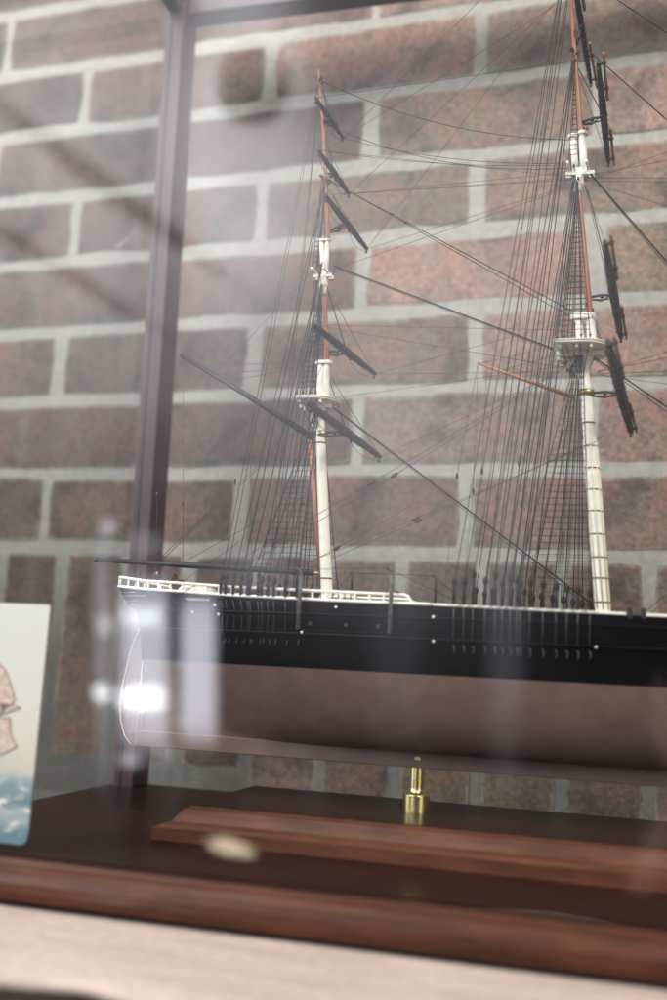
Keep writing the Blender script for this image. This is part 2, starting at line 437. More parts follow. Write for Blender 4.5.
# ------------------------------------------------------------------ picture card leaning inside the front glass
def card_mat():
    m, nt, b = mat('printed card')
    tc = N(nt, 'ShaderNodeTexCoord'); sp = N(nt, 'ShaderNodeSeparateXYZ'); nt.links.new(tc.outputs['Object'], sp.inputs[0])
    nz = N(nt, 'ShaderNodeTexNoise', Scale=55, Detail=5, Roughness=.55); mp = N(nt, 'ShaderNodeMapping'); mp.inputs['Scale'].default_value = (.7, 1, 1.8)
    nt.links.new(tc.outputs['Object'], mp.inputs[0]); nt.links.new(mp.outputs[0], nz.inputs['Vector'])
    ma = N(nt, 'ShaderNodeMath', operation='MULTIPLY_ADD'); ma.inputs[1].default_value = .022; nt.links.new(nz.outputs['Fac'], ma.inputs[0]); nt.links.new(sp.outputs['Z'], ma.inputs[2])
    mr = N(nt, 'ShaderNodeMapRange'); mr.inputs['From Min'].default_value = .0; mr.inputs['From Max'].default_value = .13; nt.links.new(ma.outputs[0], mr.inputs[0])
    rp = N(nt, 'ShaderNodeValToRGB'); e = rp.color_ramp.elements
    e[0].position = 0; e[0].color = (.17, .27, .31, 1); e[1].position = 1; e[1].color = (.66, .67, .64, 1)
    for pos, c in ((.12, (.10, .20, .25)), (.19, (.36, .42, .42)), (.24, (.12, .20, .25)), (.31, (.26, .34, .37)), (.35, (.50, .50, .45)), (.42, (.60, .57, .48)), (.6, (.64, .63, .57))):
        x = e.new(pos); x.color = (*c, 1)
    nt.links.new(mr.outputs[0], rp.inputs[0])
    # foam
    n2 = N(nt, 'ShaderNodeTexNoise', Scale=120, Detail=4); nt.links.new(mp.outputs[0], n2.inputs['Vector'])
    r2 = N(nt, 'ShaderNodeValToRGB'); r2.color_ramp.elements[0].position = .54; r2.color_ramp.elements[1].position = .66; nt.links.new(n2.outputs['Fac'], r2.inputs[0])
    lt = N(nt, 'ShaderNodeMath', operation='LESS_THAN'); lt.inputs[1].default_value = .32; nt.links.new(mr.outputs[0], lt.inputs[0])
    mu = N(nt, 'ShaderNodeMath', operation='MULTIPLY'); nt.links.new(lt.outputs[0], mu.inputs[0]); nt.links.new(r2.outputs[0], mu.inputs[1])
    mx = N(nt, 'ShaderNodeMix', data_type='RGBA'); nt.links.new(mu.outputs[0], mx.inputs[0]); nt.links.new(rp.outputs[0], mx.inputs[6]); mx.inputs[7].default_value = (.72, .72, .64, 1)
    nt.links.new(mx.outputs[2], b.inputs['Base Color']); b.inputs['Roughness'].default_value = .5
    return m
M['card'] = card_mat()
M['sail'] = plain('printed sail', (.66, .58, .51), .6, (.46, .31, .27), 260)
M['sail_line'] = plain('printed brown line', (.34, .20, .16), .6, (.24, .14, .11), 90)
cu, cv = .079, -.290
CO = A + cu * EX + cv * EY
card = tag(empty('picture_card', (CO.x, CO.y, ZF + .0042), K), 'upright picture card of a sailing ship on blue waves at left behind the glass', 'card')
CHT = .117
cp = []
w = .092; rr = .004
for ang in range(0, 91, 18): cp.append((-rr + rr * math.sin(math.radians(ang)), rr - rr * math.cos(math.radians(ang))))
poly = cp + [(.0, CHT - .001), (-.001, CHT), (-w, CHT), (-w, 0)]
MB().prism(poly, 0, .0012).build('card_sheet', M['card'], card)
# what shows of the printed ship: sails with brown spars and edges, all flat on the card
def sail(poly):
    q = MB(); q.prism(poly, -.00025, -.00005); q.build('printed_sail', M['sail'], card)
    q = MB()
    for i in range(len(poly)):
        a, b2 = poly[i], poly[(i + 1) % len(poly)]
        d = Vector((b2[0] - a[0], 0, b2[1] - a[1])); n2 = Vector((-d.z, 0, d.x)).normalized() * .0002
        q.prism([(a[0] + n2.x, a[1] + n2.z), (a[0] - n2.x, a[1] - n2.z), (b2[0] - n2.x, b2[1] - n2.z), (b2[0] + n2.x, b2[1] + n2.z)], -.0004, -.0002)
    q.build('printed_spar', M['sail_line'], card)
sail([(-.014, .069), (-.021, .062), (-.036, .055), (-.048, .060), (-.046, .085), (-.030, .090), (-.021, .083)])
sail([(-.0105, .0655), (-.018, .0625), (-.030, .058), (-.050, .048), (-.046, .053), (-.03, .064), (-.02, .067)])
sail([(-.0105, .0462), (-.0148, .052), (-.016, .060), (-.024, .0595), (-.036, .052), (-.046, .040), (-.032, .0405), (-.02, .0415)])

# ------------------------------------------------------------------ the ship
ship = tag(empty('sailing_ship_model', (O.x, O.y, O.z), K), 'black and copper clipper ship model with white masts and dense rigging', 'model ship')
def part(mb, name, mat_, parent=None, **k): return mb.build(name, mat_, parent or ship, **k)

SB, SP = .335, -.1306         # bow, sternpost
ZG, ZK = -.0468, -.0548       # garboard, keel bottom
def interp(tab, x):
    if x <= tab[0][0]: return tab[0][1]
    for (a, b), (c, d) in zip(tab, tab[1:]):
        if x <= c:
            k = (x - a) / (c - a); return b + (d - b) * k
    return tab[-1][1]
def zd(s): return interp([(-.15, .0424), (-.12, .0398), (-.06, .0372), (0, .0360), (.06, .0357), (.12, .0349), (.18, .0343), (.26, .036), (.34, .042)], s)
BT = [(-.1485, .004), (-.1475, .009), (-.145, .0145), (-.140, .020), (-.1306, .0262), (-.11, .034), (-.08, .040), (-.04, .0445), (0, .0465), (.06, .0475), (.14, .0475), (.20, .045), (.25, .038), (.29, .027), (.32, .012), (SB, .0015)]
def B(s): return interp(BT, s)
ET = [(SP, 3.2), (-.11, 1.9), (-.08, 1.05), (-.04, .62), (0, .42), (.06, .32), (.14, .32), (.2, .42), (.26, .9), (.30, 1.5), (SB, 1.7)]
def hb(s, z):
    "half breadth of the hull at height z"
    q = max(0., min(1., (z - ZG) / (zd(s) - ZG)))
    e = interp(ET, s)
    tum = 1 - .05 * max(0, (q - .75) / .25) ** 2
    return max(.0016, B(s) * (q ** e) * (1 + .03 * math.sin(math.pi * q)) * tum)
NS = 90
ss = [SP + (SB - SP) * i / NS for i in range(NS + 1)]
zw = -.0018
low, top = MB(), MB()
for sd in (-1, 1):
    low.grid([[(s, sd * hb(s, ZG + (zw - ZG) * (j / 10) ** 1.3), ZG + (zw - ZG) * (j / 10) ** 1.3) for j in range(11)] for s in ss])
    top.grid([[(s, sd * hb(s, zw + (zd(s) - zw) * j / 10), zw + (zd(s) - zw) * j / 10) for j in range(11)] for s in ss])
# the overhanging counter: rings from the sternpost section aft
ct = [(SP, .0262), (-.1335, .0272), (-.1365, .0280), (-.140, .0292), (-.143, .0330), (-.1455, .0375), (-.1478, .0412)]
for sd in (-1, 1):
    rows = []
    for s, z0 in ct:
        row = []
        for j in range(9):
            q = j / 8; z = z0 + (zd(s) - z0) * q
            row.append((s, sd * B(s) * (q ** .42 if s < SP - 1e-4 else (hb(s, z) / B(s))), z))
        rows.append(row)
    top.grid(rows)
s, z0 = ct[-1]
hull = part(top, 'hull', M['hull'])
part(low, 'copper_bottom', M['copper'], hull)
kl = MB().bbox(SP - .0003, SB - .03, -.0031, .0031, ZK, ZG + .0015)
kl.bbox(SP - .0004, SP + .004, -.0024, .0024, ZK, .0255)
part(kl, 'keel', M['copper'], hull, bevel=.0005)
stem = MB().prism([(SB - .032, ZK), (SB - .012, ZK + .01), (SB - .001, -.01), (SB + .004, .02), (SB + .012, .045), (SB + .004, .046), (SB - .006, .02), (SB - .02, -.03)], -.0022, .0022)
part(stem, 'stem', M['hull'], hull)
dk = MB()
dk.grid([[(s, -max(.001, hb(s, zd(s)) - .001), zd(s) - .006), (s, max(.001, hb(s, zd(s)) - .001), zd(s) - .006)] for s in ss] )
dk.grid([[(s, -max(.002, B(s) - .002), zd(s) - .004), (s, max(.002, B(s) - .002), zd(s) - .004)] for s, _ in ct])
part(dk, 'deck', M['deck'])

def along(f, s0, s1, n, sd):
    return [f(s0 + (s1 - s0) * i / n, sd) for i in range(n + 1)]
def side(z, out=0.): return lambda s, sd: (s, sd * (hb(s, z(s) if callable(z) else z) + out), z(s) if callable(z) else z)
for sd in (-1, 1):
    # mouldings on the topside
    for z, r in ((.0284, .00085), (.0174, .00095)):
        part(MB().tube(along(side(z, .0003), -.128, .322, 90, sd), r, 6), 'moulding', M['hull'], hull)
    for z in (.0262, .0195, .0325):
        part(MB().tube(along(side(z, .0001), -.128, .322, 90, sd), .00028, 5), 'moulding', M['hull'], hull)
    # white rail cap on the bulwark, with the gangway gap
    for a, b2 in ((.058, .1605), (.1705, .325)):
        part(MB().tube(along(side(lambda s: zd(s) + .0004, -.0004), a, b2, 60, sd), .00085, 6), 'rail_cap', M['white'])
    for s in (.1622, .1690):
        q = MB().bbox(s - .0014, s + .0014, sd * (hb(s, zd(s)) - .0012) - .0013, sd * (hb(s, zd(s)) - .0012) + .0013, zd(s) - .004, zd(s) + .0040)
        part(q, 'gangway_post', M['iron'], bevel=.0003)
# open white rail round the poop
def rl_pt(s, sd, z, out=0): return (s, sd * max(.0005, B(s) * .965 + out), z)
def topz(s): return interp([(-.149, .0487), (-.12, .0452), (-.06, .0424), (0, .0414), (.04, .0408)], s)
stern_s = [-.1488, -.1482, -.147, -.1452, -.1425, -.139, -.134]
def ring(zf_, s1, out):
    pts = []
    n = 40
    fw = stern_s[1:] + [-.134 + (s1 + .134) * i / n for i in range(1, n + 1)]
    left = [rl_pt(s, -1, zf_(s), out) for s in fw][::-1]
    return left + [(stern_s[0] - .0004, 0, zf_(stern_s[0]))] + [rl_pt(s, 1, zf_(s), out) for s in fw]
end_s = .043
pr = ring(topz, end_s, .0002)
pr = [(end_s + .0045, pr[0][1], zd(.05) + .0006), (end_s + .0036, pr[0][1], pr[0][2] - .0028), (end_s + .002, pr[0][1], pr[0][2] - .0006)] + pr + [(end_s + .002, pr[-1][1], pr[-1][2] - .0006), (end_s + .0036, pr[-1][1], pr[-1][2] - .0028), (end_s + .0045, pr[-1][1], zd(.05) + .0006)]
rail = part(MB().tube(pr, .00092, 8), 'poop_rail', M['white'])
part(MB().tube(ring(lambda s: zd(s) + .0004, .058, .0009), .00095, 8), 'rail_cap', M['white'], rail)
stan = [-.1462] + [-.1425 + .0083 * i for i in range(22)]
for sd in (-1, 1):
    q = MB()
    for s in stan:
        p = rl_pt(s, sd, zd(s)); q.tube([p, (p[0], p[1], topz(s))], .00078, 6)
    o = part(q, 'stanchion_row', M['white'], rail)
# rudder
rp_ = [(-.1312, .0235), (-.1335, .0235), (-.1348, .016), (-.1395, .004), (-.1432, -.018), (-.1440, -.029), (-.1425, -.040), (-.1388, -.0495), (-.134, -.0545), (-.1312, -.0548)]
rud = part(MB().prism(rp_, -.0013, .0013), 'rudder', M['copper'])
for t in (-.0015, .0015):
    part(MB().tube([(a, t, b2) for a, b2 in rp_[1:-1]], .00032, 5), 'edge_trim', M['trim'], rud)
    part(MB().tube([(-.1302, t * 1.9, .0265), (-.1302, t * 1.9, ZK + .001)], .0003, 5), 'edge_trim', M['trim'], rud)
for z in (.0065, -.012, -.033, -.0475):
    xa = interp([(-.0545, -.134), (-.0475, -.1395), (-.029, -.1438), (-.018, -.1430), (.004, -.1393), (.016, -.1348)], z)
    q = MB().bbox(xa + .0008, SP + .006, -.0020, .0020, z - .0007, z + .0007)
    part(q, 'hinge_strap', M['grey_iron'], rud)
    part(MB().blob((SP - .0005, 0, z), (.0012, .0028, .0013), n=8), 'hinge_strap', M['grey_iron'], rud)
# bright lines on the counter
for z, s0, s1 in ((.0365, -.1445, -.12), (.0385, -.146, -.128), (.0335, -.142, -.128)):
    for sd in (-1, 1):
        pts = [(s, sd * (B(s) * ((z - interp([(a, b2) for a, b2 in ct][::-1], s)) / max(.001, zd(s) - interp([(a, b2) for a, b2 in ct][::-1], s))) ** .42 + .0002), z) if s < SP else (s, sd * (hb(s, z) + .0003), z) for s in [s0 + (s1 - s0) * i / 14 for i in range(15)]]
        part(MB().tube(pts, .00026, 5), 'counter_line', M['old_brass'], hull)
# name on the quarter
def text(body, size, loc, rot):
    cu_ = bpy.data.curves.new('name_lettering', 'FONT'); cu_.body = body; cu_.size = size; cu_.align_x = 'CENTER'; cu_.extrude = .00005; cu_.space_character = 1.25
    ob = bpy.data.objects.new('tmp', cu_); dg = bpy.context.evaluated_depsgraph_get()
    COL.objects.link(ob); dg.update()
    me = bpy.data.meshes.new_from_object(ob.evaluated_get(dg)); COL.objects.unlink(ob); bpy.data.objects.remove(ob)
    me.materials.clear(); me.materials.append(M['white'])
    o = bpy.data.objects.new('name_lettering', me); COL.objects.link(o); o.parent = hull; o.location = loc; o.rotation_euler = rot
    return o
sN = -.082
slope = math.atan2(hb(sN + .01, .0345) - hb(sN - .01, .0345), .02)
text('THERMOPYLAE', .0021, (sN, -(hb(sN, .0345) + .0009), .0340), (math.radians(90), 0, -slope))
# ports, bright eyes, chain plates
for s in (-.0105, .0105, .0290):
    q = MB(); y = -(hb(s, .0232)); q.tube([(s, y - .0006, .0232), (s, y + .001, .0232)], .0012, 10)
    part(q, 'porthole', M['iron'], hull)
for x, y in ((433, 617), (433, 641), (299, 632), (335, 607), (596, 647), (184, 610), (209, 604), (212, 613)):
    s, _, z = L(x, y, -.047)
    part(MB().blob((s, -(hb(s, z) + .0006), z), (.0009, .0009, .0009), n=8), 'eye_bolt', M['trim'], hull)

# ---- masts
SA = Vector((0, 0, 1))
def mast(lower, tm, tg, rl_, rt, rg, bands, name):
    """lower, tm, tg: lists of (s, z); radii per point"""
    m0 = part(MB().tube([(s, 0, z) for s, z in lower], rl_, 14), 'lower_mast', M['white'])
    m0['label'] = name
    k = part(MB().tube([(s, 0, z) for s, z in tm], rt, 10), 'topmast', M['spar'], m0)
    part(MB().tube([(s, 0, z) for s, z in tg], rg, 10), 'topgallant_mast', M['spar'], m0)
    for z in bands:
        s = interp([(b2, a) for a, b2 in lower], z); r = interp([(b2, c) for (a, b2), c in zip(lower, rl_)], z)
        part(MB().tube([(s, 0, z - .0004), (s, 0, z + .0004)], r + .00025, 14), 'mast_band', M['band'], m0)
    return m0
def cap(m0, s0, s1, z, hw, h, mat_=None):
    poly = []
    for i in range(9):
        a = math.pi * (.5 + i / 8); poly.append((s0 + hw * math.cos(a), hw * math.sin(a)))
    for i in range(9):
        a = math.pi * (-.5 + i / 8); poly.append((s1 + hw * math.cos(a), hw * math.sin(a)))
    part(MB().slab(poly, z, z + h), 'mast_cap', mat_ or M['white'], m0, bevel=.0003)
def pole(m0, p, r, name='masthead'):
    part(MB().tube([(s, 0, z) for s, z in p], r, 12), name, M['white'], m0)
def platform(m0, c, z, sa, sf, hw, th):
    "the top: flat D-shaped platform (round forward, square aft) with rim, ribs and trestle trees below"
    poly = [(c - sa, -hw), (c - sa, hw)]
    for i in range(0, 13):
        a = math.pi * (.5 - i / 12); poly.append((c + max(0, sf * math.cos(a)) * 1., hw * math.sin(a)))
    o = part(MB().slab(poly[::-1], z, z + th), 'mast_top', M['white'], m0, bevel=.0003)
    q = MB()
    for t in (-.0042, .0042): q.bbox(c - sa * .95, c + sf * .7, t - .0008, t + .0008, z - .0035, z - .0002)
    for s in (-sa * .8, -.0035, .0045): q.bbox(c + s - .0008, c + s + .0008, -hw * .86, hw * .86, z - .0022, z - .0001)
    part(q, 'trestle_tree', M['white'], o)
    q = MB()
    for t in (-.0036, .0036): q.prism([(c - .005, z - .0036), (c + .006, z - .0036), (c + .001, z - .016), (c - .003, z - .016)], t - .0007, t + .0007)
    part(q, 'cheek', M['cream'], o)
    q = MB()
    pr2 = [(x, y, z + th + .0002) for x, y in poly]
    q.tube(pr2 + [pr2[0]], .0006, 5); part(q, 'rim', M['cream'], o)
    return o
def crosstree(m0, c, z, hw, sa, sf):
    q = MB()
    q.bbox(c - sa, c + sf, -.0030, -.0016, z, z + .0022); q.bbox(c - sa, c + sf, .0016, .0030, z, z + .0022)
    for s in (-sa * .7, sf * .6):
        q.tube([(c + s - .001, -hw, z + .0030), (c + s, 0, z + .0026), (c + s - .001, hw, z + .0030)], .0008, 6)
    q.lathe([(.0018, -.008), (.0031, -.004), (.0034, 0), (.0030, .003), (.0024, .005)], (c, 0, z), 12)
    part(q, 'crosstrees', M['white'], m0)

# mizzen
mz = mast([(-.0127, .030), (-.0133, .0396), (-.0245, .155), (-.0255, .188)], [(-.0203, .160), (-.0222, .1975), (-.0262, .236), (-.0298, .268)],
          [(-.0258, .247), (-.0258, .277), (-.0330, .3503), (-.0388, .3928)], [.0037, .0036, .0030, .0022], [.0020, .0017, .0015, .0014], [.0015, .0014, .0012, .0008], (.0525, .137), 'after mast, plain white, the shorter of the two')
pole(mz, [(-.0205, .161), (-.0218, .188)], .0021)
cap(mz, -.0262, -.0210, .188, .0030, .0022)
platform(mz, -.0255, .1625, .0115, .0135, .0145, .0012)
pole(mz, [(-.0270, .2445), (-.0298, .2705)], .0016); pole(mz, [(-.0258, .2455), (-.0258, .2705)], .0016); pole(mz, [(-.0264, .234), (-.0270, .2445)], .0021)
cap(mz, -.0301, -.0258, .2705, .0022, .0014)
crosstree(mz, -.0270, .2455, .011, .006, .006)
part(MB().tube([L(322, 593), L(310, 440)], [.0015, .0013], 8), 'spencer_mast', M['spar'], mz)
part(MB().tube([(-.0150, 0, .0385), (-.0133, 0, .0405)], .0044, 12), 'mast_coat', M['white'], mz)
# main
zb_ = [L(x, y)[2] for x, y in ((588, 423.5), (590, 446.6), (592, 468.5), (594, 490), (596, 511.4), (598, 534.5), (600, 557.6), (602, 578.6), (603, 602.6))]
mn = mast([(.1492, .030), (.1486, .0395), (.1403, .138), (.1377, .165), (.1327, .211)], [(.1410, .190), (.1383, .2236), (.1324, .2845), (.1283, .322)],
          [(.1350, .300), (.1343, .320), (.1320, .3363), (.1253, .4229), (.1222, .465)], [.0045, .0044, .0038, .0036, .0021], [.0024, .0022, .0020, .0018], [.0018, .0018, .0017, .0013, .0008], zb_, 'taller mast at right with copper bands on its white lower part')
pole(mn, [(.1412, .188), (.1398, .2115)], .0028)
cap(mn, .1315, .1398, .2115, .0034, .0034)
platform(mn, .1360, .1915, .0165, .0165, .020, .0014)
pole(mn, [(.1300, .302), (.1280, .3285)], .0020); pole(mn, [(.1350, .302), (.1335, .3300)], .0023); pole(mn, [(.1312, .292), (.1318, .302)], .0024)
cap(mn, .1279, .1279, .3285, .0032, .0020); cap(mn, .1335, .1335, .3300, .0034, .0020)
crosstree(mn, .1320, .303, .014, .008, .009)
q = MB()
for i in range(8):
    a = 2 * math.pi * i / 8
    q.tube([(.1486 + .0044 * math.cos(a), .0044 * math.sin(a), .04), (.1403 + .0039 * math.cos(a), .0039 * math.sin(a), .138)], .00045, 4)
part(q, 'mast_fish', M['cream'], mn)
# fore mast further along the hull (beyond the photograph's edge)
fm = mast([(.268, .030), (.262, .14), (.256, .20)], [(.2635, .185), (.2585, .27), (.254, .31)], [(.2595, .29), (.250, .40), (.245, .45)],
          [.0043, .0037, .0021], [.0023, .002, .0018], [.0018, .0012, .0008], (.06, .09, .12), 'foremost mast')
cap(fm, .2555, .2625, .200, .0034, .0032); platform(fm, .2590, .182, .0165, .0165, .020, .0014); crosstree(fm, .2555, .292, .014, .008, .009)
part(MB().tube([(.30, 0, .043), (.37, 0, .062), (.44, 0, .078)], [.0030, .0026, .0012], 10), 'bowsprit', M['black_spar'])

# ---- yards: centre, half length, near and far end
def rope(name, a, b2, r=.00022, sag=0., mat_='rope', parent=None, n=None, prop=None):
    r = r * 1.05; a, b2 = Vector(a), Vector(b2); k = n or (8 if sag else 1)
    pts = []
    for i in range(k + 1):
        u = i / k; p = a.lerp(b2, u); p.z -= sag * 4 * u * (1 - u); pts.append(p)
    return part(MB().tube(pts, r, 5), name, M[mat_], parent)
def lump(q, p, r, rz=1.3): q.blob(p, (r, r, r * rz), n=6)
def yard(ne, fe, r, mastp, boom=False, frays=6):
    ne, fe = Vector(ne), Vector(fe); r = r * (1.16 if boom else 1.2)
    pts = [ne.lerp(fe, u) for u in (0, .04, .2, .35, .5, .65, .8, .96, 1)]
    rr_ = [r * k for k in (.55, .6, .8, .95, 1, .95, .8, .6, .55)]
    y = part(MB().tube(pts, rr_, 10), 'yard', M['black_spar'])
    up = Vector((0, 0, 1)); c = ne.lerp(fe, .5); dirv = (fe - ne).normalized()
    q = MB()
    q.tube([p + up * (k + .0004) for p, k in zip(pts, rr_)], .0003, 4)
    for u in [i / 22 for i in range(1, 22)]:
        p = ne.lerp(fe, u); rad = interp(list(zip((0, .04, .2, .35, .5, .65, .8, .96, 1.01), rr_)), u)
        q.tube([p - dirv * .0003, p + dirv * .0003], rad + U(.0001, .00035), 8)
    part(q, 'jackstay', M['rope'], y)
    # gaskets, loose turns and small blocks that make the spar look ragged
    q = MB()
    for i in range(frays * 3):
        u = U(.03, .97); p = ne.lerp(fe, u); a = U(0, 6.28)
        rad = interp(list(zip((0, .04, .2, .35, .5, .65, .8, .96, 1.01), rr_)), u)
        o1 = Vector((math.cos(a), 0, math.sin(a))) * (rad + .0003)
        q.tube([p + o1, p + o1 * 1.25 + dirv * U(-.003, .003) + Vector((0, 0, -U(0, .0012)))], .00016, 4)
    part(q, 'gasket', M['rope'], y)
    for u in (.02, .98, .44, .56):
        q = MB(); lump(q, ne.lerp(fe, u) + Vector((0, 0, -r - .0006)), .0010); part(q, 'yard_block', M['block'], y)
    mp_ = Vector(mastp); mid = (mp_ + c) / 2
    q = MB(); q.tube([mp_ + Vector((0, 0, .0004)), mid + Vector((0, 0, .0012)), c], [.0009, .0007, .0009], 6)
    q.tube([mp_ + Vector((0, 0, -.001)), mid + Vector((0, .002, -.0018)), c - dirv * .004], .00045, 5); q.tube([mp_ + Vector((0, 0, -.001)), mid + Vector((0, 0, -.0018)), c + dirv * .004], .00045, 5)
    lump(q, mid, .0013, .8)
    part(q, 'truss', M['iron'], y)
    # foot ropes hanging below, lifts above
    for a_, b_ in ((.04, .47), (.53, .96)):
        pa, pb = ne.lerp(fe, a_), ne.lerp(fe, b_); pp = []
        for i in range(7):
            u = i / 6; p = pa.lerp(pb, u); p.z -= r + .0042 * 4 * u * (1 - u); p.x -= .0012 * 4 * u * (1 - u); pp.append(p)
        part(MB().tube(pp, .00014, 4), 'foot_rope', M['rope'], y)
    if boom:
        off = Vector((.0032, 0, .0014))
        for sd in (0, 1):
            e0, e1 = (ne, c) if sd == 0 else (fe, c)
            a_ = e0 + (e0 - e1).normalized() * .006 + off; b_ = e0.lerp(e1, .72) + off
            part(MB().tube([a_, b_], [.0008, .0010], 7), 'studding_boom', M['spar'], y)
            for u in (.06, .5):
                q = MB(); p = e0.lerp(e1, u); q.tube([p, p + off], .0007, 5); q.tube([p + off - dirv * .0006, p + off + dirv * .0006], .0015, 8)
                part(q, 'boom_iron', M['iron'], y)
    return ne, fe
def Y(pa, pb, h, z=None):
    a, b2 = L(*pa, -h), L(*pb, h); return a, b2
y1 = yard(*Y((315.5, 98), (343, 138), .0255), .0013, L(324.5, 121))
y2 = yard(*Y((318, 150), (349, 194), .0335), .0015, L(328, 175))
y3 = yard(*Y((324.5, 195), (367, 249), .0445), .0017, L(330.5, 231))
y4 = yard(*Y((313, 325), (375, 374), .0585), .0019, L(328, 353), frays=8)
y5 = yard(*Y((305, 402), (380, 457), .0770), .0022, L(322, 434), frays=9)
yA = yard(*Y((572, -32), (591, 84), .044), .0016, L(575, 47), True)
yB = yard(*Y((598, 62), (608.5, 163), .0575), .0019, L(581, 123), True)
yC = yard(*Y((605, 242), (621, 338), .0765), .0023, L(590, 298), True, 10)
yD = yard(*Y((608, 342), (631, 432), .0930), .0027, L(589, 394), True, 12)

# ---- gaffs and boom
gf = part(MB().tube([L(181, 355), L(250, 397), L(313, 438)], [.0013, .0019, .0021], 8), 'spanker_gaff', M['black_spar'])
q = MB()
for x, y in ((217, 376), (228, 383)): lump(q, L(x, y), .0014, 1)
part(q, 'gaff_block', M['block'], gf); part(MB().tube([L(313, 436), L(322, 437)], .0012, 6), 'gaff_jaw', M['iron'], gf)
bm = part(MB().tube([L(95, 559.5), L(200, 566), L(313, 573)], [.0013, .0020, .0019], 10), 'spanker_boom', M['black_spar'])
part(MB().blob(L(96, 559.5), (.0016, .0017, .0017), n=8), 'boom_end', M['iron'], bm)
part(MB().tube([L(313, 573), L(322, 574)], .0013, 6), 'gooseneck', M['old_brass'], bm)
part(MB().tube([L(478, 363), L(520, 378), L(575, 398)], [.0007, .0012, .0013], 8), 'trysail_gaff', M['spar'])
# coppery lower mast fitting below the tops
for s, z in ((L(322, 434)[0], L(322, 434)[2]), (L(586.5, 393)[0], L(586.5, 393)[2])):
    part(MB().tube([(s, 0, z - .0016), (s, 0, z + .0016)], .0046 if s > 0 else .0036, 12), 'truss_band', M['old_brass'])

# ---- standing rigging
shroud_groups = []
def rat(lines_, z0, z1, dz, r=.00016, name='ratlines'):
    q = MB(); z = z0
    while z < z1:
        pts = []
        for a, b2 in lines_:
            u = (z - a.z) / (b2.z - a.z)
            if 0 <= u <= 1: pts.append(a.lerp(b2, u) + Vector((0, 0, U(-.0002, .0002))))
        if len(pts) > 1: q.tube(pts, r, 4, False)
        z += dz * U(.93, 1.07)
    if q.v: part(q, name, M['rope'])
def deadeyes(o, p, lower, r=.0018):
    "upper deadeye, lanyards and lower deadeye between a shroud's foot and the channel"
    q = MB(); p, lower = Vector(p), Vector(lower)
    q.blob(p, (r * .9, r * .6, r * 1.5), n=8); q.blob(lower, (r * .6, r * .5, r * .8), n=8)
    part(q, 'deadeye', M['rope'], o)
    q = MB()
    for dx in (-.0006, 0, .0006): q.tube([p + Vector((dx, -.0003, 0)), lower + Vector((dx, -.0003, 0))], .00038, 4)
    part(q, 'lanyard', M['rope'], o)
def chain(s, sd):
    y = sd * (hb(s, .0225) + .0012)
    part(MB().tube([(s, sd * (hb(s, .034) + .0022), .0345), (s, y - sd * .0002, .0284), (s, y, .0174)], .00032, 5), 'chain_plate', M['chain'], hull)
    q = MB(); yy = sd * (hb(s, .0120) + .0004)
    q.tube([(s - .0002, yy, .0150), (s + .0006, yy, .0136), (s + .0007, yy, .0118), (s - .0001, yy, .0104)], .00032, 5)
    part(q, 'preventer_plate', M['chain'], hull)
def shrouds(bases, topp, zt_dead, r=.00028, ratz=None, skip=()):
    for sd in (-1, 1):
        ls = []
        for i, s in enumerate(bases):
            zdd = zt_dead(s); b2 = Vector((s, sd * (hb(s, zd(s)) + .0026), zdd))
            tp_ = Vector(topp) + Vector((-.0006 * (len(bases) - i) + .001, sd * .0040, U(-.001, .001)))
            o = rope('shroud', b2, tp_, r)
            deadeyes(o, b2, (s, b2.y, zd(s) + .0022))
            chain(s, sd); ls.append((b2, tp_))
        if ratz: rat(ls, *ratz)
shrouds([-.0475, -.0400, -.0325, -.0255, -.0185], (-.0245, 0, .157), lambda s: .0465, ratz=(.052, .150, .0037, .00022))
mb_ = [L(x, 590, -.05)[0] for x in (517, 530, 543, 556, 567, 578, 590)]
shrouds(mb_, (.1352, 0, .190), lambda s: interp([(.10, .0515), (.145, .0445)], s), ratz=(.053, .184, .0037))
shrouds([.222, .230, .238, .246, .254, .262], (.2585, 0, .181), lambda s: .047, ratz=(.053, .175, .0037))
def topshrouds(rim, topp, r, ratz, dead=True):
    for sd in (-1, 1):
        ls = []
        for (s, t, z) in rim:
            b2 = Vector((s, sd * t, z)); tp_ = Vector(topp) + Vector((U(-.0006, .0006), sd * .0022, 0))
            o = rope('topmast_shroud', b2, tp_, r); ls.append((b2, tp_))
            if dead: part(MB().blob(b2 + Vector((0, 0, .001)), (.0008, .0006, .0012), n=6), 'deadeye', M['iron'], o)
            if dead:
                mz_ = Vector((topp[0] * .3 + s * .7, sd * .0042, z - .016)); rope('futtock_shroud', b2, (s * .35 + .65 * topp[0] + .002, sd * .0036, z - .018), r * .9)
        rat(ls, *ratz)
topshrouds([(-.0365, .0125, .1650), (-.0320, .0138, .1650), (-.0275, .0142, .1650), (-.0235, .0142, .1650)], (-.0272, 0, .2430), .00022, (.170, .238, .0034, .00026))
topshrouds([(.1215, .0170, .1945), (.1255, .0190, .1945), (.1300, .0195, .1945), (.1350, .0195, .1945), (.1400, .0190, .1945)], (.1310, 0, .300), .00028, (.199, .294, .0034, .00022))
topshrouds([(-.0320, .0095, .2485), (-.0285, .0105, .2485)], (-.0318, 0, .316), .00017, (.253, .300, .0036, .00022), False)
topshrouds([(.1262, .0125, .3062), (.1320, .0135, .3062)], (.1283, 0, .383), .00020, (.311, .370, .0036, .0002), False)
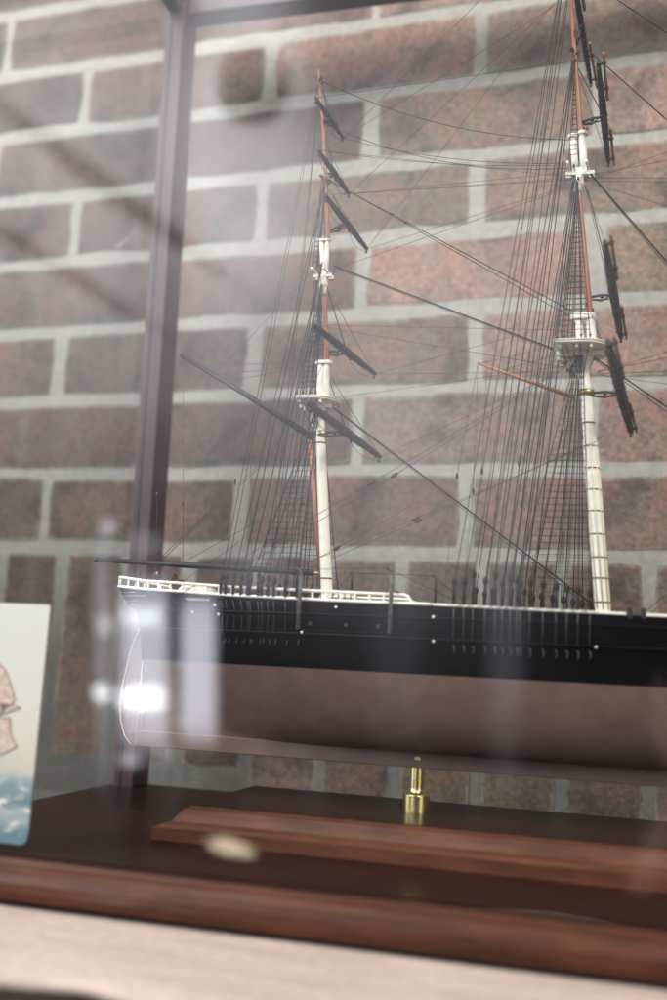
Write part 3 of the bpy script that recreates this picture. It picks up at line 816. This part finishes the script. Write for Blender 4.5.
def backstays(lst):
    for top_, bx, r in lst:
        tp_ = Vector(L(*top_))
        for sd in (-1, 1):
            s = L(bx, 588, -.045)[0]
            zdd = zd(s) + (U(.010, .013) if s < .03 else U(.013, .0185)); b2 = Vector((s, sd * (hb(s, zd(s)) + .0024), zdd))
            o = rope('backstay', b2, tp_ + Vector((0, sd * .0012, 0)), r)
            deadeyes(o, b2, (s, b2.y, zd(s) + .002), .0017)
            chain(s, sd)
backstays([((320, 80), 219, .00018), ((318, 100), 224, .00018), ((326, 178), 232, .00022), ((325, 188), 240, .00030), ((323, 262), 247, .00030), ((322, 264), 258, .00028), ((323, 262), 268, .00024)])
backstays([((568, -55), 455, .00022), ((568, -55), 465, .00022), ((570, -20), 474, .00022), ((574, 50), 486, .00028), ((575, 56), 496, .00030), ((576, 166), 503, .00032), ((577, 168), 511, .00032), ((578, 170), 521, .00030)])

def S(name, a, b2, r=.00022, sag=0, mat_='rope', t0=0., t1=0., ext=None):
    p, q = Vector(L(*a, t0)), Vector(L(*b2, t1))
    if ext: q = p + (q - p) * ext
    return rope(name, p, q, r, sag, mat_)
# stays in the centre line
S('stay', (334, 408), (592, 604), .00048); S('stay', (334, 409), (588, 606), .00018)
S('stay', (334, 266), (562, 352), .00046); S('stay', (335, 268), (560, 353), .0002)
S('stay', (328, 180), (572, 311), .00028); S('stay', (327, 179), (569, 316), .00022)
S('stay', (320, 80), (568, 140), .00022, .010); S('stay', (325, 124), (570, 168), .00020, .011)
S('stay', (589, 172), (667, 262), .00048, ext=1.85); S('stay', (590, 174), (667, 266), .00025, ext=1.85)
S('stay', (586, 48), (667, 120), .00036, ext=1.9); S('stay', (580, -25), (667, 33), .00034, ext=1.9)
S('stay', (592, 356), (667, 407), .00048, ext=1.9); S('stay', (593, 359), (667, 412), .00025, ext=1.9)
for a, b2 in (((588, 181), (667, 152)), ((588, 178), (667, 178)), ((588, 181), (667, 182)), ((590, 183), (667, 206)), ((588, 176), (667, 160)), ((598, 372), (667, 352)), ((600, 374), (667, 371)), ((600, 375), (667, 384)), ((598, 371), (667, 358))):
    S('fore_brace', a, b2, .00015, .0, 'brown_rope', ext=1.8)
S('sheet', (640, 616), (667, 594), .00022, 0, 'brown_rope', -.03, 0, ext=3); S('sheet', (641, 620), (667, 601), .00020, 0, 'brown_rope', -.03, 0, ext=3)
# running rigging: braces from the after yards to the main mast
def br(a, px, r=.00014, sag=0., mat_='brown_rope', name='brace', t=0): rope(name, a, L(*px, t), r, sag, mat_)
br(y1[0], (568, 62)); br(y1[1], (556, 5)); br(y1[1], (570, 163), .00018, .006, 'rope'); br(y1[1], (520, -40))
br(y2[0], (568, 165), .00015, .004, 'rope'); br(y2[1], (572, 178)); br(y2[1], (580, -20)); br(y2[1], (572, 172)); br(y2[0], (560, 176))
br(y3[1], (575, 184)); br(y3[0], (570, 180)); br(y3[1], (552, 5)); br(L(338, 268), (574, 186))
br(y4[1], (566, 322)); br(y4[0], (560, 330), .00014); br(y4[1], (560, 372)); br(y4[0], (566, 368))
br(y5[1], (560, 372)); br(y5[0], (566, 366))
# main braces led aft to the poop rail
for a, ta, b2, tb, k in (((207, 588), -.04, (568, 366), -.01, .52), ((176, 596), -.04, (568, 364), -.01, .5), ((222, 596), -.042, (600, 440), -.02, .52), ((246, 595), .036, (604, 436), .03, .5), ((252, 592), -.03, (420, 500), 0, .5)):
    p, q2 = Vector(L(*a, ta)), Vector(L(*b2, tb))
    o = rope('main_brace', p, q2, .00017, .0015, 'brown_rope')
    m_ = p.lerp(q2, k); m_.z -= .0015
    d = (q2 - p).normalized()
    part(MB().blob(m_, (.0028, .0010, .0012), Matrix.Rotation(-math.atan2(d.z, d.x), 3, 'Y'), 6), 'block', M['block'], o)
for (x, y), bk_ in (((391, 213.8), 1), ((406, 222), 1)):
    part(MB().blob(L(x, y), (.0016, .0009, .0008), n=6), 'block', M['block'])
# after rigging: vangs, topping lifts, sheets, flag halyards
for a, b2, r, t1 in (((157, 561), (302, 424), .00017, 0), ((161, 561), (305, 424), .00017, 0), ((183, 358), (183, 562), .00012, 0), ((157, 493), (157, 561), .00012, 0), ((213, 376), (316, 268), .00015, 0), ((217, 374), (312, 366), .00013, 0), ((228, 381), (312, 366), .00013, 0),
                     ((200, 366), (316, 362), .00012, 0), ((160, 575), (315, 490), .00014, 0), ((185, 580), (330, 478), .00014, 0), ((250, 398), (252, 590), .00014, -.03), ((285, 420), (288, 590), .00013, -.03), ((142, 562), (139, 582), .0002, 0), ((156, 562), (154, 582), .0002, 0)):
    S('spanker_line', a, b2, r, 0, 'brown_rope', 0, t1)
for x, y in ((183, 503), (157, 495), (235, 482), (303, 503), (172, 584), (139, 574), (154, 576), (457, 476), (473, 491), (482, 471), (497, 497), (519, 463)):
    part(MB().blob(L(x, y), (.0009, .0009, .0022), n=6), 'hanging_block', M['block'])
for a, b2, t1 in (((478, 364), (457, 476), 0), ((478, 365), (473, 491), -.01), ((457, 476), (443, 604), -.045), ((473, 491), (462, 604), -.045), ((487, 367), (482, 471), 0), ((520, 379), (497, 497), -.02), ((497, 497), (490, 606), -.045), ((540, 342), (519, 463), -.02), ((519, 463), (507, 606), -.045), ((560, 350), (530, 607), -.045), ((566, 352), (515, 607), -.045), ((572, 312), (530, 480), -.02), ((478, 364), (560, 345), 0), ((500, 371), (566, 352), 0), ((530, 480), (505, 600), .04)):
    S('halyard', a, b2, .00014, 0, 'brown_rope', 0, t1)
# buntlines and clewlines fanning down the main mast, both sides
for i in range(4):
    a = (U(572, 582), U(300, 320)); b2 = (U(534, 586), 612)
    S('buntline', a, b2, .00012, 0, 'brown_rope', 0, -.03 if i % 2 else .03)
for i in range(3):
    S('buntline', (U(572, 578), U(140, 175)), (U(505, 562), U(340, 360) + 250), .00013, 0, 'brown_rope', 0, -.045 if i % 2 else .04)
for i in range(5):
    S('buntline', (U(315, 322), U(360, 366)), (U(262, 322), 590), .00012, 0, 'brown_rope', 0, -.035 if i % 2 else .03)
for yd, px in ((y1, (320, 84)), (y2, (325, 140)), (y3, (330, 190)), (y4, (325, 285)), (y5, (323, 364)), (yA, (569, -60)), (yB, (574, 60)), (yC, (585, 185)), (yD, (590, 312))):
    for e in yd: rope('lift', e, L(*px), .00016)
    c = (Vector(yd[0]) + Vector(yd[1])) / 2
    rope('tie', c, L(px[0] + 3, px[1] + 6), .00030)

# ---- knots of blocks and turns of rope at the mast tops
for (x, y, n_) in ((325, 178, 7), (322, 268, 9), (314, 410, 9), (320, 364, 5), (320, 82, 3), (326, 122, 6), (577, 172, 14), (576, 50, 8), (578, 356, 12), (568, 366, 6), (590, 306, 5), (582, 124, 4)):
    q = MB()
    for i in range(n_):
        c = Vector(L(x + U(-5, 5), y + U(-6, 7), U(-.005, .005))); q.blob(c, (U(.0006, .0011), U(.0006, .001), U(.0009, .0017)), n=6)
    part(q, 'rope_and_block_cluster', M['block'] if R() < .35 else M['iron'])

# ---- deck furniture
def davit(s, t, zb, zt_, out, mat_, r=.0008):
    pts = [(s, t, zb), (s, t, zt_ - .005)]
    for i in range(1, 7):
        a = math.pi / 2 * i / 6; pts.append((s - .0022 * (1 - math.cos(a)) * .8, t + out * (1 - math.cos(a)), zt_ - .005 + .005 * math.sin(a)))
    o = part(MB().tube(pts, [r] * 2 + [r * .95] * 6, 8), 'davit', mat_)
    part(MB().blob(pts[-1], (.0011, .0011, .0012), n=6), 'davit_head', M['iron'], o)
    return pts[-1]
d1 = davit(-.0158, -.0487, .0195, .0525, -.004, M['grey_iron'], .0012); d2 = davit(.0365, -.0495, .0195, .0545, -.004, M['grey_iron'], .0012)
d3 = davit(-.0083, .040, .036, .0605, .004, M['iron']); d4 = davit(.0462, .040, .036, .0600, .002, M['iron'])
rope('davit_guy', d3, d4, .00018); rope('davit_guy', d4, L(470, 606, .03), .00018); rope('davit_guy', d2, L(470, 608, .03), .00014); rope('davit_guy', d3, L(336, 592, .03), .00016); rope('davit_guy', d1, d2, .00012)
hs = part(MB().bbox(-.004, .040, -.022, .022, .032, .0395), 'deck_house', M['cream'])
part(MB().bbox(-.0055, .0415, -.0235, .0235, .0395, .0408), 'roof', M['white'], hs, bevel=.0004)
for s in (.002, .010, .018, .026, .034):
    part(MB().bbox(s - .0022, s + .0022, -.0224, -.0219, .0350, .0383), 'window', M['iron'], hs)
part(MB().bbox(.041, .0585, -.030, .030, .033, .0372), 'hatch_coaming', M['cream'], bevel=.0006)
part(MB().blob(L(393, 592.5, 0), (.0042, .004, .0016), n=10), 'upturned_dinghy', M['red'])
sk = MB()
rows = []
for i in range(9):
    a = math.pi * i / 8
    rows.append([(L(200, 580)[0] + .0095 * math.cos(a) * k, -.012 + .024 * j, .0405 + .0058 * math.sin(a)) for j, k in ((0, 1), (1, 1))])
sk.grid(rows); n_ = len(sk.v); sk.face(list(range(0, n_, 2)), False); sk.face(list(range(1, n_, 2))[::-1], False)
part(sk, 'skylight', M['white'])
# steering wheel abaft the skylight
wc = Vector(L(174, 581)); wh = MB()
ringp = [wc + Vector((0, .0042 * math.cos(a), .0042 * math.sin(a))) for a in [2 * math.pi * i / 20 for i in range(21)]]
wh.tube(ringp, .0005, 5)
for i in range(8):
    a = 2 * math.pi * i / 8; wh.tube([wc, wc + Vector((0, .0056 * math.cos(a), .0056 * math.sin(a)))], .0003, 4)
wo = part(wh, 'steering_wheel', M['block'])
part(MB().bbox(wc.x + .001, wc.x + .006, -.003, .003, zd(wc.x) - .004, wc.z + .001), 'wheel_box', M['block'], wo, bevel=.0005)
# belaying pins, bitts, buckets and lockers seen through the rail
for i in range(26):
    s = U(-.10, -.01); t = U(-.026, .03)
    h = U(.003, .0075); w_ = U(.001, .003)
    part(MB().bbox(s - w_, s + w_, t - w_, t + w_, zd(s) - .004, zd(s) - .002 + h), 'deck_fitting', random.choice([M['block'], M['block'], M['iron'], M['cream'], M['old_brass']]), bevel=.0003)
for x, y in ((139, 575), (157, 574)):
    part(MB().blob(L(x, y), (.0008, .0008, .0016), n=6), 'stern_lantern', M['old_brass'])
for i in range(14):
    s = -.03 + .0035 * i; part(MB().tube([(s, -.0425, zd(s)), (s, -.0425, zd(s) + .0045)], .0004, 5), 'belaying_pin', M['block'], rail)
q = MB(); q.bbox(-.0062, .004, -.010, .010, .034, .0432); part(q, 'fife_rail', M['cream'])

# ------------------------------------------------------------------ light
# Surroundings painted into the world, mirrored in the front glass: a bright hazy window side of the room with dark beams,
# a round dark lamp, window strips and lamps. Directions are given in the case's frame as slopes
# (right / back, up / back) of the space in front of the case.
w = bpy.data.worlds.new('World'); sc.world = w; w.use_nodes = True
nt = w.node_tree; nt.nodes.clear()
def sl(x, y):
    d = ray(x, y); return d.dot(EX) / d.dot(EY), d.z / d.dot(EY)
class E_:
    def __init__(s, sock): s.k = sock
    @staticmethod
    def op(o, a, b=None, c=None):
        n = nt.nodes.new('ShaderNodeMath'); n.operation = o
        for i, v in enumerate((a, b, c)):
            if v is None: continue
            if isinstance(v, E_): nt.links.new(v.k, n.inputs[i])
            else: n.inputs[i].default_value = v
        return E_(n.outputs[0])
    def __add__(s, o): return E_.op('ADD', s, o)
    def __sub__(s, o): return E_.op('SUBTRACT', s, o)
    def __mul__(s, o): return E_.op('MULTIPLY', s, o)
    def __truediv__(s, o): return E_.op('DIVIDE', s, o)
tc = nt.nodes.new('ShaderNodeTexCoord')
def dot(v):
    n = nt.nodes.new('ShaderNodeVectorMath'); n.operation = 'DOT_PRODUCT'; nt.links.new(tc.outputs['Generated'], n.inputs[0]); n.inputs[1].default_value = v
    return E_(n.outputs['Value'])
dx_, dy_, dz_ = dot(EX), dot(-EY), dot(Vector((0, 0, 1)))
dyc = E_.op('MAXIMUM', dy_, .05)
uu, vv = dx_ / dyc, dz_ / dyc
front = E_.op('GREATER_THAN', dy_, .06)
# soft patches of light and dark painted into the world for the mirrored room
def gauss(x, y, rx, ry, p=1., rot=0., box=False):
    "soft ellipse; rx, ry are photo pixels at this spot"
    cu_, cv_ = sl(x, y)
    ux, vx = sl(x + 1, y); uy, vy = sl(x, y - 1)
    # local axes in slope space
    a, b2 = (ux - cu_), (vx - cv_); c, d = (uy - cu_), (vy - cv_)
    det = a * d - b2 * c
    du, dv = uu - cu_, vv - cv_
    X = (du * (d / det)) - (dv * (c / det)); Yy = (dv * (a / det)) - (du * (b2 / det))
    if rot:
        cr, sr = math.cos(rot), math.sin(rot)
        X, Yy = X * cr + Yy * sr, Yy * cr - X * sr
    if box:
        q = E_.op('POWER', E_.op('MULTIPLY', X / rx, X / rx), p) + E_.op('POWER', E_.op('MULTIPLY', Yy / ry, Yy / ry), p)
        return E_.op('EXPONENT', q * -1.)
    q = E_.op('MULTIPLY', X / rx, X / rx) + E_.op('MULTIPLY', Yy / ry, Yy / ry)
    if p != 1: q = E_.op('POWER', q, p)
    return E_.op('EXPONENT', q * -1.)
nz = nt.nodes.new('ShaderNodeTexNoise'); nz.inputs['Scale'].default_value = 5.5; nz.inputs['Detail'].default_value = 3; nt.links.new(tc.outputs['Generated'], nz.inputs['Vector'])
nzv = E_.op('MULTIPLY_ADD', E_(nz.outputs['Fac']), 1.4, .3)
haze = gauss(238, 130, 72, 195, 2.2) * 3.1 + gauss(50, 180, 150, 225, 1.6) * 2.6 + gauss(385, 320, 200, 260, 1.8) * 1.45 + gauss(260, 0, 120, 40, 1.5) * .7 + gauss(222, 400, 55, 170) * .8 + gauss(500, 200, 190, 290, 2.) * .35
haze = haze * nzv
# dark ceiling beams and the round dark lamp seen against the haze
beams = gauss(95, 178, 150, 12, 2., -math.radians(37)) * .95 + gauss(60, 268, 120, 8, 2., -math.radians(32)) * .85
disc = gauss(253, 84, 39, 42, 8.) * 1.0
lens_ = gauss(266, 74, 24, 22, 3.) * .15
dark = E_.op('MAXIMUM', E_.op('SUBTRACT', 1., beams + disc - lens_), .08)
haze = haze * dark + gauss(214, 92, 8, 28, 1.5) * 1.3
strips = gauss(145, 662, 24, 82, 3., box=True) * 8.0 + gauss(198, 667, 18, 72, 4., box=True) * 8.0 + gauss(103, 640, 9, 125, 2.) * 2.2 + gauss(505, 600, 20, 170, 2.) * .55 + gauss(395, 600, 28, 150, 2.) * .25 + gauss(145, 545, 18, 14, 2.) * 1.6 + gauss(255, 575, 40, 24, 1.5) * 1.0
spots = gauss(142, 617, 20, 10, 2.5, box=True) * 7 + gauss(141, 698, 23, 12, 2.5, box=True) * 15 + gauss(101.5, 693, 8.5, 9.5, 3.) * 12 + gauss(105, 625, 7, 11, 2.) * 5 + gauss(108.5, 527, 6.5, 7, 2.) * 5.5 + gauss(130, 760, 12, 7, 2.) * 4.5 + gauss(165, 754, 8, 6, 2.) * 2 + gauss(316, 494 - 10, 9, 8, 2.) * .6
warm = gauss(231, 848, 24, 8.5, 3., -math.radians(17)) * 8.8
skin = gauss(650, 862, 14, 66, 3., -math.radians(20)) * .75 + gauss(664, 722, 12, 46, 3., math.radians(8)) * .6
def colour(e, c):
    n = nt.nodes.new('ShaderNodeVectorMath'); n.operation = 'SCALE'; n.inputs[0].default_value = c; nt.links.new(e.k, n.inputs['Scale']); return n.outputs[0]
def vadd(a, b2):
    n = nt.nodes.new('ShaderNodeVectorMath'); n.operation = 'ADD'; nt.links.new(a, n.inputs[0]); nt.links.new(b2, n.inputs[1]); return n.outputs[0]
tot = colour(haze * front, (.95, .95, 1.03))
tot = vadd(tot, colour(strips * front, (.90, .93, 1.06)))
tot = vadd(tot, colour(spots * front, (.96, 1.0, 1.05)))
tot = vadd(tot, colour(warm * front, (1.0, .88, .62)))
tot = vadd(tot, colour(skin * front, (.9, .5, .42)))
def lobe(v, k):  # unseen side glows added to give the brass its highlights
    return E_.op('EXPONENT', (dot(Vector(v).normalized()) - 1.) * k)
tot = vadd(tot, colour(lobe((-.92, -.38, .10), 90) * 9, (.95, .97, 1.0)))
tot = vadd(tot, colour(lobe((.80, -.58, .12), 110) * 8, (1.0, .95, .85)))
# dim room all round, lighter upward
amb = E_.op('MULTIPLY_ADD', E_.op('MAXIMUM', dz_, 0.), .40, .03)
tot = vadd(tot, colour(amb, (.98, .97, 1.0)))
bg = nt.nodes.new('ShaderNodeBackground'); out = nt.nodes.new('ShaderNodeOutputWorld')
nt.links.new(tot, bg.inputs['Color']); bg.inputs['Strength'].default_value = 1; nt.links.new(bg.outputs[0], out.inputs[0])
w.cycles.sampling_method = 'MANUAL'; w.cycles.sample_map_resolution = 1024

def area(name, loc, aim, sx, sy, power, col):
    l = bpy.data.lights.new(name, 'AREA'); l.shape = 'RECTANGLE'; l.size = sx; l.size_y = sy; l.energy = power; l.color = col
    o = bpy.data.objects.new(name, l); COL.objects.link(o); o.location = loc
    o.rotation_euler = (Vector(aim) - Vector(loc)).to_track_quat('-Z', 'Y').to_euler()
area('ceiling_light', (-.75, -.15, 1.75), (-.25, .7, .2), .9, .9, 24, (1.0, .985, .96))
area('window_light', (-1.95, -.95, 1.25), (-.2, .65, .15), 1.0, 1.3, 56, (.97, .98, 1.0))
area('room_lamp', (1.0, -.65, 1.75), (-.1, .65, .2), .6, .8, 50, (1.0, .93, .82))

sc.view_settings.view_transform = 'Standard'; sc.view_settings.look = 'None'; sc.view_settings.exposure = 0; sc.view_settings.gamma = 1
sc.cycles.max_bounces = 6; sc.cycles.transparent_max_bounces = 8; sc.cycles.caustics_reflective = False; sc.cycles.caustics_refractive = False
sc.cycles.sample_clamp_indirect = 0
sc.cycles.use_denoising = True
